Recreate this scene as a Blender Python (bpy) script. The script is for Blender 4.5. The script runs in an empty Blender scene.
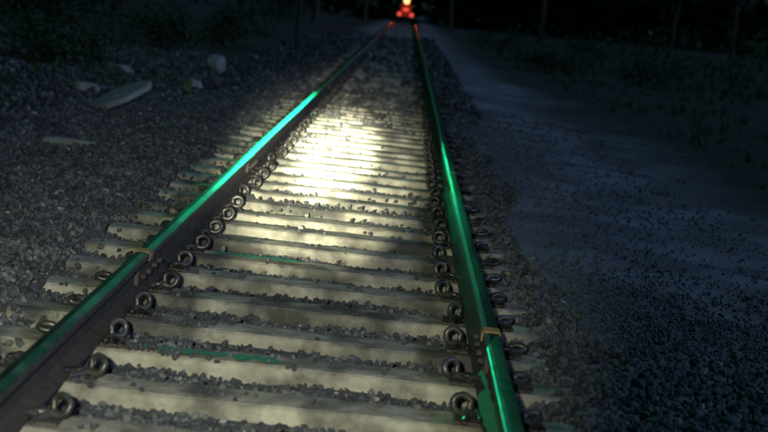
import bpy, bmesh, math, random
import numpy as np
from mathutils import Vector, Matrix, Euler, noise
random.seed(7); rng=np.random.default_rng(7)
S=bpy.context.scene
S.view_settings.view_transform='Standard'; S.view_settings.look='None'; S.view_settings.exposure=0
R=math.radians
COL=S.collection

# ---------------------------------------------------------------- helpers
def link(o,parent=None):
    COL.objects.link(o)
    if parent: o.parent=parent
    return o
def empty(name,loc=(0,0,0)):
    e=bpy.data.objects.new(name,None); e.location=loc; e.empty_display_size=.2
    return link(e)
def mesh_np(name,V,F,mats,parent=None,mi=None,smooth=False,loc=(0,0,0)):
    me=bpy.data.meshes.new(name)
    V=np.asarray(V,dtype=np.float32); F=np.asarray(F,dtype=np.int32)
    n=F.shape[1]
    me.vertices.add(len(V)); me.vertices.foreach_set('co',V.ravel())
    me.loops.add(F.size); me.loops.foreach_set('vertex_index',F.ravel())
    me.polygons.add(len(F)); me.polygons.foreach_set('loop_start',np.arange(0,F.size,n,dtype=np.int32))
    me.polygons.foreach_set('loop_total',np.full(len(F),n,dtype=np.int32))
    for m in mats: me.materials.append(m)
    if mi is not None: me.polygons.foreach_set('material_index',np.asarray(mi,dtype=np.int32))
    me.polygons.foreach_set('use_smooth',np.full(len(F),smooth,dtype=bool))
    me.update(calc_edges=True); me.validate()
    o=bpy.data.objects.new(name,me); o.location=loc
    return link(o,parent)
def bm_obj(name,bm,mats,parent=None,smooth=False,loc=(0,0,0)):
    me=bpy.data.meshes.new(name); bm.to_mesh(me); bm.free()
    for m in mats: me.materials.append(m)
    for p in me.polygons: p.use_smooth=smooth
    o=bpy.data.objects.new(name,me); o.location=loc
    return link(o,parent)
def box(bm,c,s,rot=None,mi=0):
    r=bmesh.ops.create_cube(bm,size=1)
    M=Matrix.Translation(c)@(rot.to_matrix().to_4x4() if rot else Matrix.Identity(4))@Matrix.Diagonal((*s,1))
    bmesh.ops.transform(bm,matrix=M,verts=r['verts'])
    for f in {f for v in r['verts'] for f in v.link_faces}: f.material_index=mi
    return r['verts']
def cyl(bm,p0,p1,r0,r1=None,seg=12,mi=0):
    p0=Vector(p0);p1=Vector(p1);r1=r0 if r1 is None else r1
    d=p1-p0
    r=bmesh.ops.create_cone(bm,cap_ends=True,segments=seg,radius1=r0,radius2=r1,depth=d.length)
    M=Matrix.Translation((p0+p1)/2)@d.to_track_quat('Z','Y').to_matrix().to_4x4()
    bmesh.ops.transform(bm,matrix=M,verts=r['verts'])
    for f in {f for v in r['verts'] for f in v.link_faces}: f.material_index=mi
def tube(pts,rad,seg=6):
    V=[];F=[]
    n=len(pts)
    for i,p in enumerate(pts):
        p=Vector(p); t=(Vector(pts[min(i+1,n-1)])-Vector(pts[max(i-1,0)])).normalized()
        q=t.to_track_quat('Z','Y')
        for k in range(seg):
            a=2*math.pi*k/seg
            V.append(p+q@Vector((math.cos(a)*rad,math.sin(a)*rad,0)))
    for i in range(n-1):
        for k in range(seg):
            a=i*seg+k;b=i*seg+(k+1)%seg
            F.append((a,b,b+seg,a+seg))
    return np.array([tuple(v) for v in V]),np.array(F)

# ---------------------------------------------------------------- materials
def mat(name,c1,c2,scale=8,rough=.85,metal=0,bump=.3,bscale=60,c3=None,s3=1.3,t3=(.45,.6),rough2=None,bdist=.01,emis=None,far=None):
    m=bpy.data.materials.new(name); m.use_nodes=True
    nt=m.node_tree; N=nt.nodes; L=nt.links; b=N['Principled BSDF']
    tc=N.new('ShaderNodeTexCoord')
    n1=N.new('ShaderNodeTexNoise'); n1.inputs['Scale'].default_value=scale; n1.inputs['Detail'].default_value=8; n1.inputs['Roughness'].default_value=.65
    L.new(tc.outputs['Object'],n1.inputs['Vector'])
    r=N.new('ShaderNodeValToRGB'); r.color_ramp.elements[0].position=.32; r.color_ramp.elements[1].position=.68
    r.color_ramp.elements[0].color=(*c1,1); r.color_ramp.elements[1].color=(*c2,1)
    L.new(n1.outputs['Fac'],r.inputs['Fac']); out=r.outputs['Color']
    if c3:
        n3=N.new('ShaderNodeTexNoise'); n3.inputs['Scale'].default_value=s3; n3.inputs['Detail'].default_value=6
        L.new(tc.outputs['Object'],n3.inputs['Vector'])
        mr=N.new('ShaderNodeMapRange'); mr.inputs[1].default_value=t3[0]; mr.inputs[2].default_value=t3[1]
        L.new(n3.outputs['Fac'],mr.inputs[0])
        mx=N.new('ShaderNodeMix'); mx.data_type='RGBA'
        L.new(mr.outputs[0],mx.inputs[0]); L.new(out,mx.inputs[6]); mx.inputs[7].default_value=(*c3,1)
        out=mx.outputs[2]
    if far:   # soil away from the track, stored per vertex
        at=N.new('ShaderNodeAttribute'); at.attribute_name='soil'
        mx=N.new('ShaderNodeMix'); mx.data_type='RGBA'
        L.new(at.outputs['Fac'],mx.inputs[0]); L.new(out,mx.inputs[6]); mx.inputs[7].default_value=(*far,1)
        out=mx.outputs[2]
    L.new(out,b.inputs['Base Color'])
    b.inputs['Roughness'].default_value=rough; b.inputs['Metallic'].default_value=metal
    if rough2 is not None:
        mr=N.new('ShaderNodeMapRange'); mr.inputs[1].default_value=.35; mr.inputs[2].default_value=.65
        mr.inputs[3].default_value=rough; mr.inputs[4].default_value=rough2
        L.new(n1.outputs['Fac'],mr.inputs[0]); L.new(mr.outputs[0],b.inputs['Roughness'])
    if bump:
        n2=N.new('ShaderNodeTexNoise'); n2.inputs['Scale'].default_value=bscale; n2.inputs['Detail'].default_value=6
        L.new(tc.outputs['Object'],n2.inputs['Vector'])
        bp=N.new('ShaderNodeBump'); bp.inputs['Strength'].default_value=bump; bp.inputs['Distance'].default_value=bdist
        L.new(n2.outputs['Fac'],bp.inputs['Height']); L.new(bp.outputs['Normal'],b.inputs['Normal'])
    if emis:
        b.inputs['Emission Color'].default_value=(*emis[0],1); b.inputs['Emission Strength'].default_value=emis[1]
    return m
M_sleeper=mat('weathered_sleeper',(.13,.122,.095),(.36,.345,.27),scale=7,rough=.9,bump=.6,bscale=45,c3=(.05,.05,.043),s3=2.9,t3=(.46,.62))
M_railtop=mat('polished_rail_steel',(.30,.33,.32),(.50,.54,.52),scale=5,rough=.28,rough2=.42,metal=1,bump=.08,bscale=30,bdist=.004)
M_raildull=mat('dull_rail_head',(.035,.035,.033),(.08,.078,.072),scale=9,rough=.45,rough2=.6,metal=1,bump=.15,bscale=60,bdist=.004)  # head beside the polished band, darkened to keep the rail highlight narrow
M_railrust=mat('rusty_rail_side',(.024,.022,.02),(.055,.048,.042),scale=20,rough=.7,bump=.4,bscale=120,bdist=.004)
M_clip=mat('clip_steel',(.010,.010,.010),(.11,.108,.10),scale=11,rough=.38,metal=.5,bump=.2,bscale=90,bdist=.003)
M_plate=mat('baseplate_iron',(.02,.017,.014),(.06,.05,.04),scale=18,rough=.75,bump=.4,bscale=90,bdist=.004)
M_mark=mat('ochre_joint_paint',(.26,.15,.05),(.42,.27,.11),scale=30,rough=.7,bump=.3,bscale=90,bdist=.003)
M_gstrip=mat('strip_green',(.03,.14,.08),(.05,.30,.17),scale=30,rough=.7,bump=.3,bscale=90,bdist=.003)
M_stoneA=mat('ballast_grey',(.045,.05,.048),(.13,.14,.138),scale=3,rough=.9,bump=.4,bscale=70)
M_stoneB=mat('ballast_dark',(.02,.022,.026),(.055,.06,.065),scale=3,rough=.85,bump=.4,bscale=70)
M_stoneC=mat('ballast_pale',(.14,.14,.13),(.26,.26,.24),scale=3,rough=.9,bump=.4,bscale=70)
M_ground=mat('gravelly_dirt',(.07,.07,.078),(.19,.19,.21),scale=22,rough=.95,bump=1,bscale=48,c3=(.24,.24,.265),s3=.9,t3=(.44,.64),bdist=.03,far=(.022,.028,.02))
M_rock=mat('boulder_stone',(.15,.16,.14),(.30,.31,.28),scale=4,rough=.9,bump=.6,bscale=18,bdist=.03)
M_leaf=mat('dark_foliage',(.010,.035,.013),(.03,.08,.03),scale=1.5,rough=.9,bump=0)
M_grass=mat('rough_grass',(.025,.05,.02),(.06,.10,.045),scale=1.2,rough=.9,bump=0)
M_bark=mat('bark',(.03,.025,.02),(.07,.06,.045),scale=8,rough=.9,bump=.6,bscale=20,bdist=.03)
M_black=mat('black_paint',(.015,.015,.015),(.03,.03,.03),scale=5,rough=.5,bump=.1)
M_green=mat('added_signal_lens',(.0,.3,.15),(.0,.4,.2),emis=((.05,1,.5),12),bump=0)
M_redpaint=mat('glowing_red_enamel',(.45,.02,.01),(.6,.04,.02),scale=6,rough=.4,bump=.1,emis=((1,.05,.02),.10))  # slight glow added to the painted body, which is no lamp
M_redlens=mat('red_lens',(.5,.02,.01),(.6,.03,.02),emis=((1,.10,.06),1.2),bump=0)
M_amber=mat('amber_lens',(.6,.4,.2),(.7,.5,.3),emis=((1,.42,.14),3.5),bump=0)

# ---------------------------------------------------------------- layout constants (metres; x across, y along)
G=.873; SP=.60; Y0=5.03; RH=.172
CAMX,CAMZ=.354,1.57

# ---------------------------------------------------------------- terrain
def hgt(x,y):
    ax=abs(x)
    z=-.075
    if x<0:
        if ax>1.25: z=-.075+.05*min(1,(ax-1.25)/.3)
        if ax>2.0: z-= .14*min(1,(ax-2.0)/1.0)
        if ax>3.2: z+= .07*(ax-3.2) if ax<14 else .75
    else:
        if ax>1.0: z=-.075+.075*min(1,(ax-1.0)/.25)
        if ax>1.7: z-= .10*min(1,(ax-1.7)/1.5)
        if ax>6: z+=.02*(min(ax,30)-6)
    k=min(1,max(0,(ax-1.5)/1.5))
    z+= (.10*k)*noise.noise(Vector((x*.7,y*.7,0)))+ .03*k*noise.noise(Vector((x*3,y*3,4)))
    z+= .02*noise.noise(Vector((x*2.1,y*2.1,9)))
    return z
def axis(segs):
    out=[]
    for a,b,s in segs: out+=list(np.arange(a,b,s))
    out.append(segs[-1][1]); return np.array(out)
xs=axis([(-600,-60,60),(-60,-14,3),(-14,-5,.5),(-5,5,.10),(5,14,.5),(14,60,3),(60,600,60)])
ys=axis([(-600,-40,60),(-40,0,3),(0,26,.12),(26,60,.6),(60,160,4),(160,1200,60)])
V=[(x,y,hgt(x,y)) for y in ys for x in xs]
nx,ny=len(xs),len(ys)
I=np.arange(nx*ny).reshape(ny,nx)
F=np.stack([I[:-1,:-1],I[:-1,1:],I[1:,1:],I[1:,:-1]],-1).reshape(-1,4)
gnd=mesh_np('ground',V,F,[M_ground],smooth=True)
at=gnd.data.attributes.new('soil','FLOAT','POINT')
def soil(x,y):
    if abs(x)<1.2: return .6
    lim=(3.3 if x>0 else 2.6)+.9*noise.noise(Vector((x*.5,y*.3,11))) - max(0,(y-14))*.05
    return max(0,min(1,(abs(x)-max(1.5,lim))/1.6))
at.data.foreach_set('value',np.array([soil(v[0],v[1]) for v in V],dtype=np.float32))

# ---------------------------------------------------------------- ballast stones
def rock_variant():
    bm=bmesh.new(); bmesh.ops.create_icosphere(bm,subdivisions=1,radius=1)
    V=np.array([v.co[:] for v in bm.verts]); F=np.array([[v.index for v in f.verts] for f in bm.faces]); bm.free()
    V*= (1+rng.uniform(-.32,.28,(len(V),1))); V*=np.array([1,rng.uniform(.65,.95),rng.uniform(.5,.8)])
    return V,F
VAR=[rock_variant() for _ in range(10)]
def stones(name,P,Sz,mi,mats):
    Vs=[];Fs=[];Ms=[];off=0
    vid=rng.integers(0,len(VAR),len(P))
    for k,(v,f) in enumerate(VAR):
        idx=np.where(vid==k)[0]
        if not len(idx): continue
        n=len(idx)
        q=rng.normal(size=(n,4)); q/=np.linalg.norm(q,axis=1,keepdims=True)
        w,x,y,z=q.T
        Rm=np.stack([1-2*(y*y+z*z),2*(x*y-z*w),2*(x*z+y*w),2*(x*y+z*w),1-2*(x*x+z*z),2*(y*z-x*w),2*(x*z-y*w),2*(y*z+x*w),1-2*(x*x+y*y)],-1).reshape(n,3,3)
        vv=np.einsum('nij,kj->nki',Rm,v)*Sz[idx][:,None,None]+P[idx][:,None,:]
        ff=f[None]+ (np.arange(n)*len(v))[:,None,None]+off
        Vs.append(vv.reshape(-1,3)); Fs.append(ff.reshape(-1,3)); Ms.append(np.repeat(mi[idx],len(f)))
        off+=n*len(v)
    return mesh_np(name,np.concatenate(Vs),np.concatenate(Fs),mats,mi=np.concatenate(Ms))
P=[];Z=[];Mi=[]
def scatter(n,x0,x1,y0,y1,s0,s1,kind):
    for _ in range(n):
        y=y0+(y1-y0)*random.random()**1.35; x=random.uniform(x0,x1)
        s=random.uniform(s0,s1)*(1+.6*(random.random()**6))*(1+max(0,y-10)*.02)
        nz=noise.noise(Vector((x*.9,y*.6,2)))
        r=random.random()
        if kind=='mid':
            if abs(abs(x)-G)<.085: continue
            on=abs(((y-Y0+SP/2)%SP)-SP/2)<.13
            keep=.02+(.10 if nz>.2 else 0)+min(.10,max(0,y-18)*.02)
            if abs(y-(Y0+2*SP))<.16 and x<-.30: keep=.55
            if on and random.random()>keep: continue
            z=hgt(x,y)+s*.2+ random.uniform(-.005,.012)+(.078 if on else 0)
            m=0 if r<.24 else (1 if r<.985 else 2)
        elif kind=='right':
            if y>7.2 and x>1.35+.3*nz:
                if random.random()<min(.90,(y-7.2)*.3): continue
                s*=.6
            z=hgt(x,y)+s*.3+random.uniform(0,.02)
            m=0 if r<.62 else (1 if r<.985 else 2)
            if y>7.2 and x>1.35+.3*nz: m=0
        else:
            on=abs(((y-Y0+SP/2)%SP)-SP/2)<.14 and x>-1.40
            if on and random.random()<(.80 if nz<.1 else .3): continue
            z=hgt(x,y)+s*.3+random.uniform(0,.02)+(.035 if on else 0)
            m=0 if r<.5 else (1 if r<.95 else 2)
        P.append((x,y,z)); Z.append(s); Mi.append(m)
scatter(46000,-.8,.8,3.6,26,.009,.018,'mid')
scatter(52000,.96,3.4,4.2,24,.011,.024,'right')
scatter(6000,3.2,6.5,9,34,.012,.03,'right')
scatter(52000,-3.6,-.96,4.2,27,.011,.023,'left')
scatter(12000,-8,-3.4,9,34,.018,.04,'left')
scatter(12000,-3.5,1.6,22,70,.025,.05,'mid')
stones('ballast',np.array(P),np.array(Z),np.array(Mi),[M_stoneA,M_stoneB,M_stoneC])

# ---------------------------------------------------------------- railway track
track=empty('railway_track')
prof=[(-.036,.172-.006),(-.030,.1705),(-.015,.172),(-.003,.1724),(.015,.172),(.030,.1705),(.036,.166),(.0365,.140),(.030,.134),(.010,.124),(.0085,.085),(.0085,.040),(.014,.028),(.068,.014),(.068,.003),(-.068,.003),(-.068,.014),(-.014,.028),(-.0085,.040),(-.0085,.085),(-.010,.124),(-.030,.134),(-.0365,.140)]
def rail(name,x,gaps,pol):
    ylist=[-3]
    for y in np.arange(0,40,.5): ylist.append(y)
    ylist+=list(np.arange(40,240,5))
    segs=[];prev=-3
    for g in gaps: segs.append((prev,g-.004)); prev=g+.004
    segs.append((prev,240))
    V=[];F=[];mi=[];n=len(prof)
    for si_,(a,b) in enumerate(segs):
        yy=[a]+[y for y in ylist if a+.1<y<b-.1]+[b]
        base=len(V)
        for y in yy:
            wob=.004*math.sin(y*.35+x)+.003*math.sin(y*1.1)
            for px,pz in prof: V.append((x+px+wob*.6+.0015*(si_%2),y,pz+wob*.5-.0015*(si_%2)))
        for i in range(len(yy)-1):
            for k in range(n):
                k2=(k+1)%n
                F.append((base+i*n+k,base+i*n+k2,base+(i+1)*n+k2,base+(i+1)*n+k))
                mi.append((0 if k in pol else 2) if (k<6) else 1)
    o=mesh_np(name,V,F,[M_railtop,M_railrust,M_raildull],parent=track,mi=mi)
    bm=bmesh.new(); bm.from_mesh(o.data); bmesh.ops.holes_fill(bm,edges=[e for e in bm.edges if e.is_boundary],sides=40)
    bmesh.ops.recalc_face_normals(bm,faces=bm.faces); bm.to_mesh(o.data); bm.free()
    return o
LJ=[7.55,12.6,25,38]; RJ=[6.55,12.9,26,39]
rail('running_rail_west',-G,LJ,(3,4,5)); rail('running_rail_east',G,RJ,(0,1))
bm=bmesh.new()
for x,js in ((-G,LJ),(G,RJ)):
    for j in js:
        for s in (-1,1):
            box(bm,(x+s*.022,j,.082),(.022,.62,.075),mi=0)
            for t in (-.24,-.09,.09,.24):
                cyl(bm,(x+s*.032,j+t,.082),(x+s*.058,j+t,.082),.016,seg=6,mi=0)
bmesh.ops.bevel(bm,geom=[e for e in bm.edges],offset=.002,segments=1,affect='EDGES')
bm_obj('fishplates',bm,[M_plate],parent=track)
bm=bmesh.new()
for x,j in ((-G,LJ[0]-.02),(G,RJ[0]-.02)):
    w=.045
    box(bm,(x,j,.1752),(.071,w*2.2,.004))
    for s in (-1,1):
        box(bm,(x+s*.0395,j,.152),(.005,w*2.2,.04))
bm_obj('joint_straps',bm,[M_mark],parent=track)
V=[];F=[]
for (ya,x0,x1,w) in ((Y0+6*SP-.03,-.64,-.10,.045),(Y0+2*SP-.05,-.68,.0,.045)):
    b=len(V);n=60
    for i in range(n+1):
        x=x0+(x1-x0)*i/n; e=noise.noise(Vector((x*18,ya,0))); e2=noise.noise(Vector((x*18,ya,7)))
        t=min(1,i/6,(n-i)/6)+.05
        V+= [(x,ya-w*t*(.8+1.1*e),.013),(x,ya+w*t*(.8+1.1*e2),.013)]
    for i in range(n): F.append((b+2*i,b+2*i+2,b+2*i+3,b+2*i+1))
mesh_np('green_strips',V,F,[M_gstrip],parent=track)  # irregular green strips laid just above two sleeper tops

V=[];F=[]
def sleeper(yc,seed,fine):
    L=2.74;W=.23;H=.16
    nx_=30 if fine else 6
    ring=[(-W/2,-H),(-W/2,-.03),(-W/2+.006,-.010),(-W/2+.02,0),(-W/4,.002),(0,.003),(W/4,.002),(W/2-.02,0),(W/2-.006,-.010),(W/2,-.03),(W/2,-H)]
    base=len(V); rn=len(ring)
    yaw=random.uniform(-.014,.014); dl=random.uniform(-.05,.05); dz=random.uniform(-.014,.003); dy=random.uniform(-.015,.015)
    for i in range(nx_+1):
        x=-L/2+L*i/nx_+dl
        for (ry,rz) in ring:
            e=noise.noise(Vector((x*5,ry*9+seed*3.1,seed)))
            e2=noise.noise(Vector((x*16,ry*20+seed,seed*2)))
            yy=ry*(1-.08*max(0,e)-.05*e2*(1 if abs(ry)>.08 else 0))
            zz=rz+(.004*e+.003*e2 if rz>-.05 else 0)-(.018*max(0,e2-.1) if abs(ry)>.09 else 0)
            if abs(abs(x)-G)<.16 and rz>-.015: zz=min(rz,0)-.001
            V.append((x,yc+dy+yy+x*yaw,zz+dz*(0 if abs(abs(x)-G)<.2 else 1)))
    for i in range(nx_):
        for k in range(rn-1):
            a=base+i*rn+k
            F.append((a,a+rn,a+rn+1,a+1))
    for i0 in (0,nx_):
        b=base+i0*rn
        for k in range(rn//2):
            q=(b+k,b+k+1,b+rn-2-k,b+rn-1-k)
            if len(set(q))==4: F.append(q if i0==0 else q[::-1])
for k in range(-4,300):
    y=Y0+k*SP
    if y<110: sleeper(y,k*.77,k<50)
mesh_np('sleepers',V,F,[M_sleeper],parent=track,smooth=False)

bm=bmesh.new()
for k in range(-3,60):
    y=Y0+k*SP
    for x in (-G,G):
        for s in (-1,1):
            box(bm,(x+s*.125,y,.008),(.105,.17,.014))
            box(bm,(x+s*.088,y,.024),(.020,.10,.022))
bmesh.ops.bevel(bm,geom=[e for e in bm.edges],offset=.003,segments=1,affect='EDGES')
bm_obj('base_plates',bm,[M_plate],parent=track)
def clip_pts(s,low):
    pts=[]
    pts.append((0,-.075,.020)); pts.append((0,-.04,.022)); pts.append((0,.0,.024)); pts.append((0,.035,.026))
    q=.35 if low else 1
    for i in range(0,15):
        a=math.pi/2-i/14*R(300)
        pts.append((.030+.036*math.cos(a+R(90)) ,.035+.016*math.sin(i*.3),.026+q*(.034+.034*math.sin(a+R(90)))))
    pts.append((-.03,.01,.030)); pts.append((-.052,-.02,.026)); pts.append((-.058,-.05,.027))
    return [(s*p[0],p[1],p[2]) for p in pts]
Vs=[];Fs=[];off=0
for k in range(-3,50):
    y=Y0+k*SP
    for x in (-G,G):
        for s in (-1,1):
            if random.random()<.04: continue
            outer=(x*s>0)
            v,f=tube(clip_pts(s,outer),.0145,8)
            a=random.uniform(-.8,.8); c,si=math.cos(a),math.sin(a)
            v2=v.copy(); v2[:,0]=v[:,0]*c-v[:,1]*si; v2[:,1]=v[:,0]*si+v[:,1]*c
            v2+=np.array([x+s*.125,y-.03,0])
            Vs.append(v2);Fs.append(f+off);off+=len(v)
mesh_np('spring_clips',np.concatenate(Vs),np.concatenate(Fs),[M_clip],parent=track,smooth=True)

# ---------------------------------------------------------------- slabs and rocks on the bank
def slab(name,loc,size,rot,seed):
    bm=bmesh.new(); n=13
    ang=sorted(i*2*math.pi/n+random.uniform(-.2,.2) for i in range(n))
    def pr(a):
        c,s=math.cos(a),math.sin(a); m=max(abs(c),abs(s)); q=.5/m*(.84+.26*noise.noise(Vector((c*2,s*2,seed))))
        return c*q*size[0],s*q*size[1]
    top=[bm.verts.new((*pr(a),size[2]/2+.02*noise.noise(Vector((a,seed,0))))) for a in ang]
    bot=[bm.verts.new((pr(a)[0]*1.03,pr(a)[1]*1.03,-size[2]/2)) for a in ang]
    bm.faces.new(top); bm.faces.new(bot[::-1])
    for i in range(n):
        j=(i+1)%n; bm.faces.new((bot[i],bot[j],top[j],top[i]))
    bmesh.ops.bevel(bm,geom=list(bm.edges),offset=.008,segments=1,affect='EDGES')
    o=bm_obj(name,bm,[M_rock],loc=loc); o.rotation_euler=rot
def boulder(name,loc,size,rot,seed):
    bm=bmesh.new(); bmesh.ops.create_icosphere(bm,subdivisions=3,radius=.5)
    for v in bm.verts:
        n=noise.noise(v.co*2.2+Vector((seed,0,0)))*.28+noise.noise(v.co*6+Vector((seed,3,0)))*.08
        v.co*=1+n
        v.co.x=max(-.42,min(.42,v.co.x)); v.co.z=max(-.4,min(.36,v.co.z))
        v.co.x*=size[0]; v.co.y*=size[1]; v.co.z*=size[2]
    o=bm_obj(name,bm,[M_rock],loc=loc); o.rotation_euler=rot
slab('stone_slab',(-3.05,18.2,hgt(-3.05,18.2)+.2),(.66,.95,.07),(.34,-.25,-.5),2)
slab('stone_slab',(-2.6,14.1,hgt(-2.6,14.1)+.02),(.85,.16,.05),(.05,.03,.08),5)
for i,(x,y,s,r) in enumerate([(-2.85,23,(.34,.3,.34),(0,.2,.8)),(-3.3,29,(.45,.4,.5),(.1,0,.2)),(-4.0,20.5,(.5,.4,.2),(.1,.1,2)),(-4.4,25,(.6,.5,.3),(0,.1,1.4))]):
    boulder('rock',(x,y,hgt(x,y)+s[2]*.25),s,r,i*3.7)

# ---------------------------------------------------------------- grass
V=[];F=[]
def tuft(x,y,h,n):
    z=hgt(x,y)
    for _ in range(n):
        a=random.uniform(0,6.283); l=h*random.uniform(.5,1.1); w=.006+.004*h*8
        dx,dy=math.cos(a),math.sin(a); bx=x+random.uniform(-.07,.07); by=y+random.uniform(-.07,.07)
        b=len(V); le=random.uniform(.15,.7)*l
        px,py=-dy*w,dx*w
        V.extend([(bx-px,by-py,z-.02),(bx+px,by+py,z-.02),(bx+dx*le*.4+px*.7,by+dy*le*.4+py*.7,z+l*.6),(bx+dx*le*.4-px*.7,by+dy*le*.4-py*.7,z+l*.6)])
        F.append((b,b+1,b+2,b+3))
        V.extend([(bx+dx*le,by+dy*le,z+l*.92),(bx+dx*le+px*.2,by+dy*le+py*.2,z+l*.92)])
        F.append((b+3,b+2,b+5,b+4))
for _ in range(5200):
    side=random.random()
    if side<.72: x=-random.uniform(3.0,16); y=random.uniform(9,48)
    else: x=random.uniform(4.4,16); y=random.uniform(13,60)
    d=noise.noise(Vector((x*.4,y*.3,5)))
    if d<-.12+ (.25 if abs(x)<4 else 0): continue
    tuft(x,y,random.uniform(.08,.24)*(1+max(0,abs(x)-4)*.06),random.randint(6,12))
mesh_np('grass',V,F,[M_grass])

# ---------------------------------------------------------------- shrubs & trees
def leaves(V,F,c,rad,n,ls):
    for _ in range(n):
        d=Vector((random.gauss(0,1),random.gauss(0,1),random.gauss(0,1))).normalized()*random.random()**.4
        p=Vector((c[0]+d.x*rad[0],c[1]+d.y*rad[1],c[2]+d.z*rad[2]))
        if noise.noise(p*1.6)<-.18: continue
        q=Euler((random.uniform(-1,1),random.uniform(-1,1),random.uniform(0,6.28)))
        s=ls*random.uniform(.6,1.3); b=len(V)
        for a in ((-s,0,0),(0,-s*.5,.1*s),(s,0,0),(0,s*.5,.1*s)):
            w=Vector(a); w.rotate(q); V.append(tuple(p+w))
        F.append((b,b+1,b+2,b+3))
def shrub(x,y,h,w):
    z=hgt(x,y); V=[];F=[]
    e=empty('shrub',(0,0,0))
    for _ in range(7):
        leaves(V,F,(x+random.uniform(-w,w)*.55,y+random.uniform(-w,w)*.5,z+h*random.uniform(.25,.75)),(w*.45,w*.45,h*.33),260,.06)
    mesh_np('leaves',V,F,[M_leaf],parent=e)
    bm=bmesh.new()
    for _ in range(6): cyl(bm,(x,y,z-.1),(x+random.uniform(-w,w)*.5,y+random.uniform(-w,w)*.4,z+h*.75),.025,.008,seg=6)
    bm_obj('stems',bm,[M_bark],parent=e)
def tree(x,y,h):
    z=hgt(x,y); V=[];F=[]
    e=empty('tree',(0,0,0)); bm=bmesh.new()
    lean=Vector((random.uniform(-.4,.4),random.uniform(-.3,.3),0))
    top=Vector((x,y,z+h*.5))+lean
    cyl(bm,(x,y,z-.2),top,h*.024,h*.014,seg=10)
    for i in range(8):
        a=i*.785+random.uniform(-.3,.3); r=h*random.uniform(.15,.32)
        st=Vector((x,y,z)).lerp(top,random.uniform(.55,1))
        en=Vector((x+math.cos(a)*r,y+math.sin(a)*r,z+h*random.uniform(.5,.95)))+lean
        cyl(bm,st,en,h*.011,h*.003,seg=7)
        leaves(V,F,en,(h*.15,h*.15,h*.12),420,.13)
        leaves(V,F,st.lerp(en,.6),(h*.12,h*.12,h*.1),200,.13)
    bm_obj('trunk',bm,[M_bark],parent=e); mesh_np('crown',V,F,[M_leaf],parent=e)
for x,y,h,w in [(-5.2,24,.9,1.0),(-6.5,28,1.4,1.5),(-4.9,33,1.2,1.2),(-7.5,36,1.8,2),(-4.6,40,1.3,1.2),(-9,30,1.6,1.6),(-4.5,52,1.6,1.5),(-8.5,45,2,2),(5.0,48,1.0,1.8),(7.2,44,1.3,2.2),(10.5,46,1.9,2.4),(6.6,56,1.6,2),(4.2,62,1.4,1.5),(9.0,54,2,2.6),(13,50,2,2.4)]:
    shrub(x,y,h,w)
for x,y,h in [(-9,48,7),(-6.5,62,8),(-12,56,8),(-5,85,9),(-11,80,9),(9,98,9),(17,95,8),(-3.4,124,9),(3.9,128,9),(22,100,9)]:
    tree(x,y,h)
# distant woodland, three staggered rows of dense thicket
V=[];F=[]
for i in range(420):
    row=i%3
    x=random.uniform(-110,110); y=142+row*16+random.uniform(-5,5); h=random.uniform(9,15)
    leaves(V,F,(x,y,h*(.28 if i%2 else .6)),(6,4,h*.38),150,1.15)
mesh_np('distant_woodland',V,F,[M_leaf])

# ---------------------------------------------------------------- added signal, made up as source of the green light
sx,sy=-2.95,45; sz=hgt(sx,sy)
sig=empty('added_signal',(sx,sy,sz))
bm=bmesh.new()
box(bm,(0,0,.0),(.4,.4,.2)); cyl(bm,(0,0,.05),(0,0,5.2),.07,.06,seg=14)
for i in range(14): cyl(bm,(-.14,.18,.5+i*.3),(.14,.18,.5+i*.3),.012,seg=6)
for s in (-.14,.14): cyl(bm,(s,.18,.25),(s,.18,4.6),.014,seg=6)
box(bm,(0,.12,4.3),(.5,.25,.04))
bm_obj('added_mast',bm,[M_black],parent=sig)
bm=bmesh.new(); box(bm,(0,-.13,4.75),(.42,.16,1.05))
for i in range(3):
    z=4.42+i*.33
    for k in range(8):
        a=R(k*22.5); a2=R((k+1)*22.5)
        p0=Vector((math.cos(a)*.13,-.21,z+math.sin(a)*.13)); p1=Vector((math.cos(a2)*.13,-.21,z+math.sin(a2)*.13))
        vs=[bm.verts.new(p) for p in (p0,p1,p1+Vector((0,-.2,0)),p0+Vector((0,-.2,0)))]; bm.faces.new(vs)
bm_obj('added_signal_head',bm,[M_black],parent=sig)
bm=bmesh.new(); cyl(bm,(0,-.205,4.42),(0,-.235,4.42),.11,seg=20); bm_obj('added_green_lens',bm,[M_green],parent=sig)

# ---------------------------------------------------------------- rail trolley with red lamps
ty=118; tr=empty('rail_trolley',(0,ty,RH))
bm=bmesh.new()
box(bm,(0,0,.42),(1.5,1.9,.10),mi=1)
for sxx in (-1,1):
    box(bm,(sxx*.60,0,.30),(.08,1.8,.12),mi=1)
    for syy in (-.65,.65):
        cyl(bm,(sxx*(G-.03),syy,.2),(sxx*(G+.04),syy,.2),.20,seg=20,mi=1)
        cyl(bm,(sxx*(G-.06),syy,.2),(sxx*(G-.03),syy,.2),.225,seg=20,mi=1)
for syy in (-.65,.65): cyl(bm,(-G,syy,.2),(G,syy,.2),.03,seg=8,mi=1)
box(bm,(0,-.2,.68),(.9,.45,.4),mi=0); box(bm,(0,-.02,1.15),(.9,.07,.5),Euler((R(-8),0,0)),mi=0)
for s in (-.42,.42): cyl(bm,(s,-.9,.4),(s,-.9,1.25),.02,seg=8,mi=1)
cyl(bm,(-.42,-.9,1.25),(.42,-.9,1.25),.02,seg=8,mi=1)
cyl(bm,(0,.1,1.0),(0,.1,1.7),.025,seg=8,mi=1)
bm_obj('trolley_body',bm,[M_redpaint,M_black],parent=tr)
bm=bmesh.new(); cyl(bm,(0,.04,1.66),(0,-.1,1.66),.2,.22,seg=20); bm_obj('amber_lamp',bm,[M_amber],parent=tr)
bm=bmesh.new()
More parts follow.
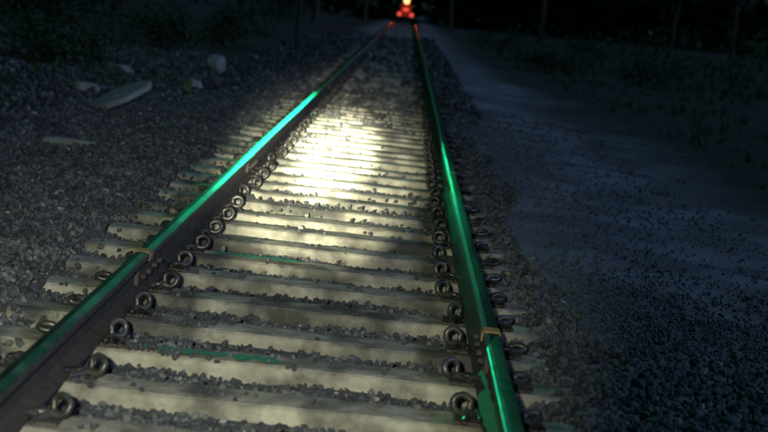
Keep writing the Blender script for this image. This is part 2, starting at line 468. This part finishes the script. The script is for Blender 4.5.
for s in (-.48,.48): cyl(bm,(s,-.93,.62),(s,-1.03,.62),.13,.15,seg=16)
for s in (-.10,.10): cyl(bm,(s,-.93,1.0),(s,-1.03,1.0),.11,.12,seg=16)
bm_obj('red_tail_lamps',bm,[M_redlens],parent=tr)

# ---------------------------------------------------------------- lights
def look(o,t):
    o.rotation_euler=(Vector(t)-o.location).to_track_quat('-Z','Y').to_euler()
def spot(name,loc,tgt,e,ang,blend,col,rad=.03):
    l=bpy.data.lights.new(name,'SPOT'); l.energy=e; l.spot_size=R(ang); l.spot_blend=blend; l.color=col; l.shadow_soft_size=rad
    o=bpy.data.objects.new(name,l); o.location=loc; link(o); look(o,tgt); return o
spot('torch_beam',(.05,-.2,1.5),(-.27,14.9,0),210000,4.0,1,(1,.96,.70),.04)
spot('torch_halo',(.05,-.2,1.5),(-.28,13.6,0),24000,9,1,(1,.96,.72),.05)
spot('torch_spill',(.05,-.2,1.8),(-.5,6.5,0),1900,34,1,(.96,.96,.78),.06)
spot('added_green_light',(sx,sy-.5,sz+4.42),(-.35,8.5,0),11000,7.6,1,(.01,1,.40),.14)  # green light of the added signal, aimed along the rails
spot('trolley_red_light',(0,ty-1.15,1.0),(0,80,.2),500,20,.6,(1,.08,.03),.2)
sun=bpy.data.lights.new('moon_light','SUN'); sun.energy=.80; sun.angle=R(6); sun.color=(.38,.49,1)
so=bpy.data.objects.new('moon_light',sun); link(so)
el,az=R(34),R(105)
d=Vector((math.sin(az)*math.cos(el),math.cos(az)*math.cos(el),math.sin(el)))
so.rotation_euler=(-d).to_track_quat('-Z','Y').to_euler()
w=bpy.data.worlds.new('World'); S.world=w; w.use_nodes=True
nt=w.node_tree; N=nt.nodes; L=nt.links; bg=N['Background']
sk=N.new('ShaderNodeTexSky'); sk.sky_type='NISHITA'; sk.sun_disc=False; sk.sun_elevation=el; sk.sun_rotation=az
tc=N.new('ShaderNodeTexCoord'); sp=N.new('ShaderNodeSeparateXYZ'); L.new(tc.outputs['Generated'],sp.inputs[0])
mr=N.new('ShaderNodeMapRange'); mr.inputs[1].default_value=-.1; mr.inputs[2].default_value=.6; L.new(sp.outputs['X'],mr.inputs[0])
mx=N.new('ShaderNodeMix'); mx.data_type='RGBA'; L.new(mr.outputs[0],mx.inputs[0])
mx.inputs[6].default_value=(.04,1.0,.42,1); mx.inputs[7].default_value=(.16,.22,.42,1)
ml=N.new('ShaderNodeMix'); ml.data_type='RGBA'; ml.blend_type='MULTIPLY'; ml.inputs[0].default_value=1
L.new(sk.outputs[0],ml.inputs[6]); L.new(mx.outputs[2],ml.inputs[7])
L.new(ml.outputs[2],bg.inputs['Color']); bg.inputs['Strength'].default_value=.024

# ---------------------------------------------------------------- camera
cam=bpy.data.cameras.new('camera'); co=bpy.data.objects.new('camera',cam); link(co)
f=1485.; cam.sensor_width=36; cam.lens=36*f/768; cam.clip_end=3000; cam.clip_start=.05
cam.dof.use_dof=True; cam.dof.focus_distance=8.5; cam.dof.aperture_fstop=2.6
p=math.atan(212.7/f); yaw=math.atan(3.3/f); roll=R(6.4)
co.matrix_world=Matrix.Translation((CAMX,0,CAMZ))@(Matrix.Rotation(yaw,4,'Z')@Matrix.Rotation(R(90)-p,4,'X')@Matrix.Rotation(roll,4,'Z'))
S.camera=co
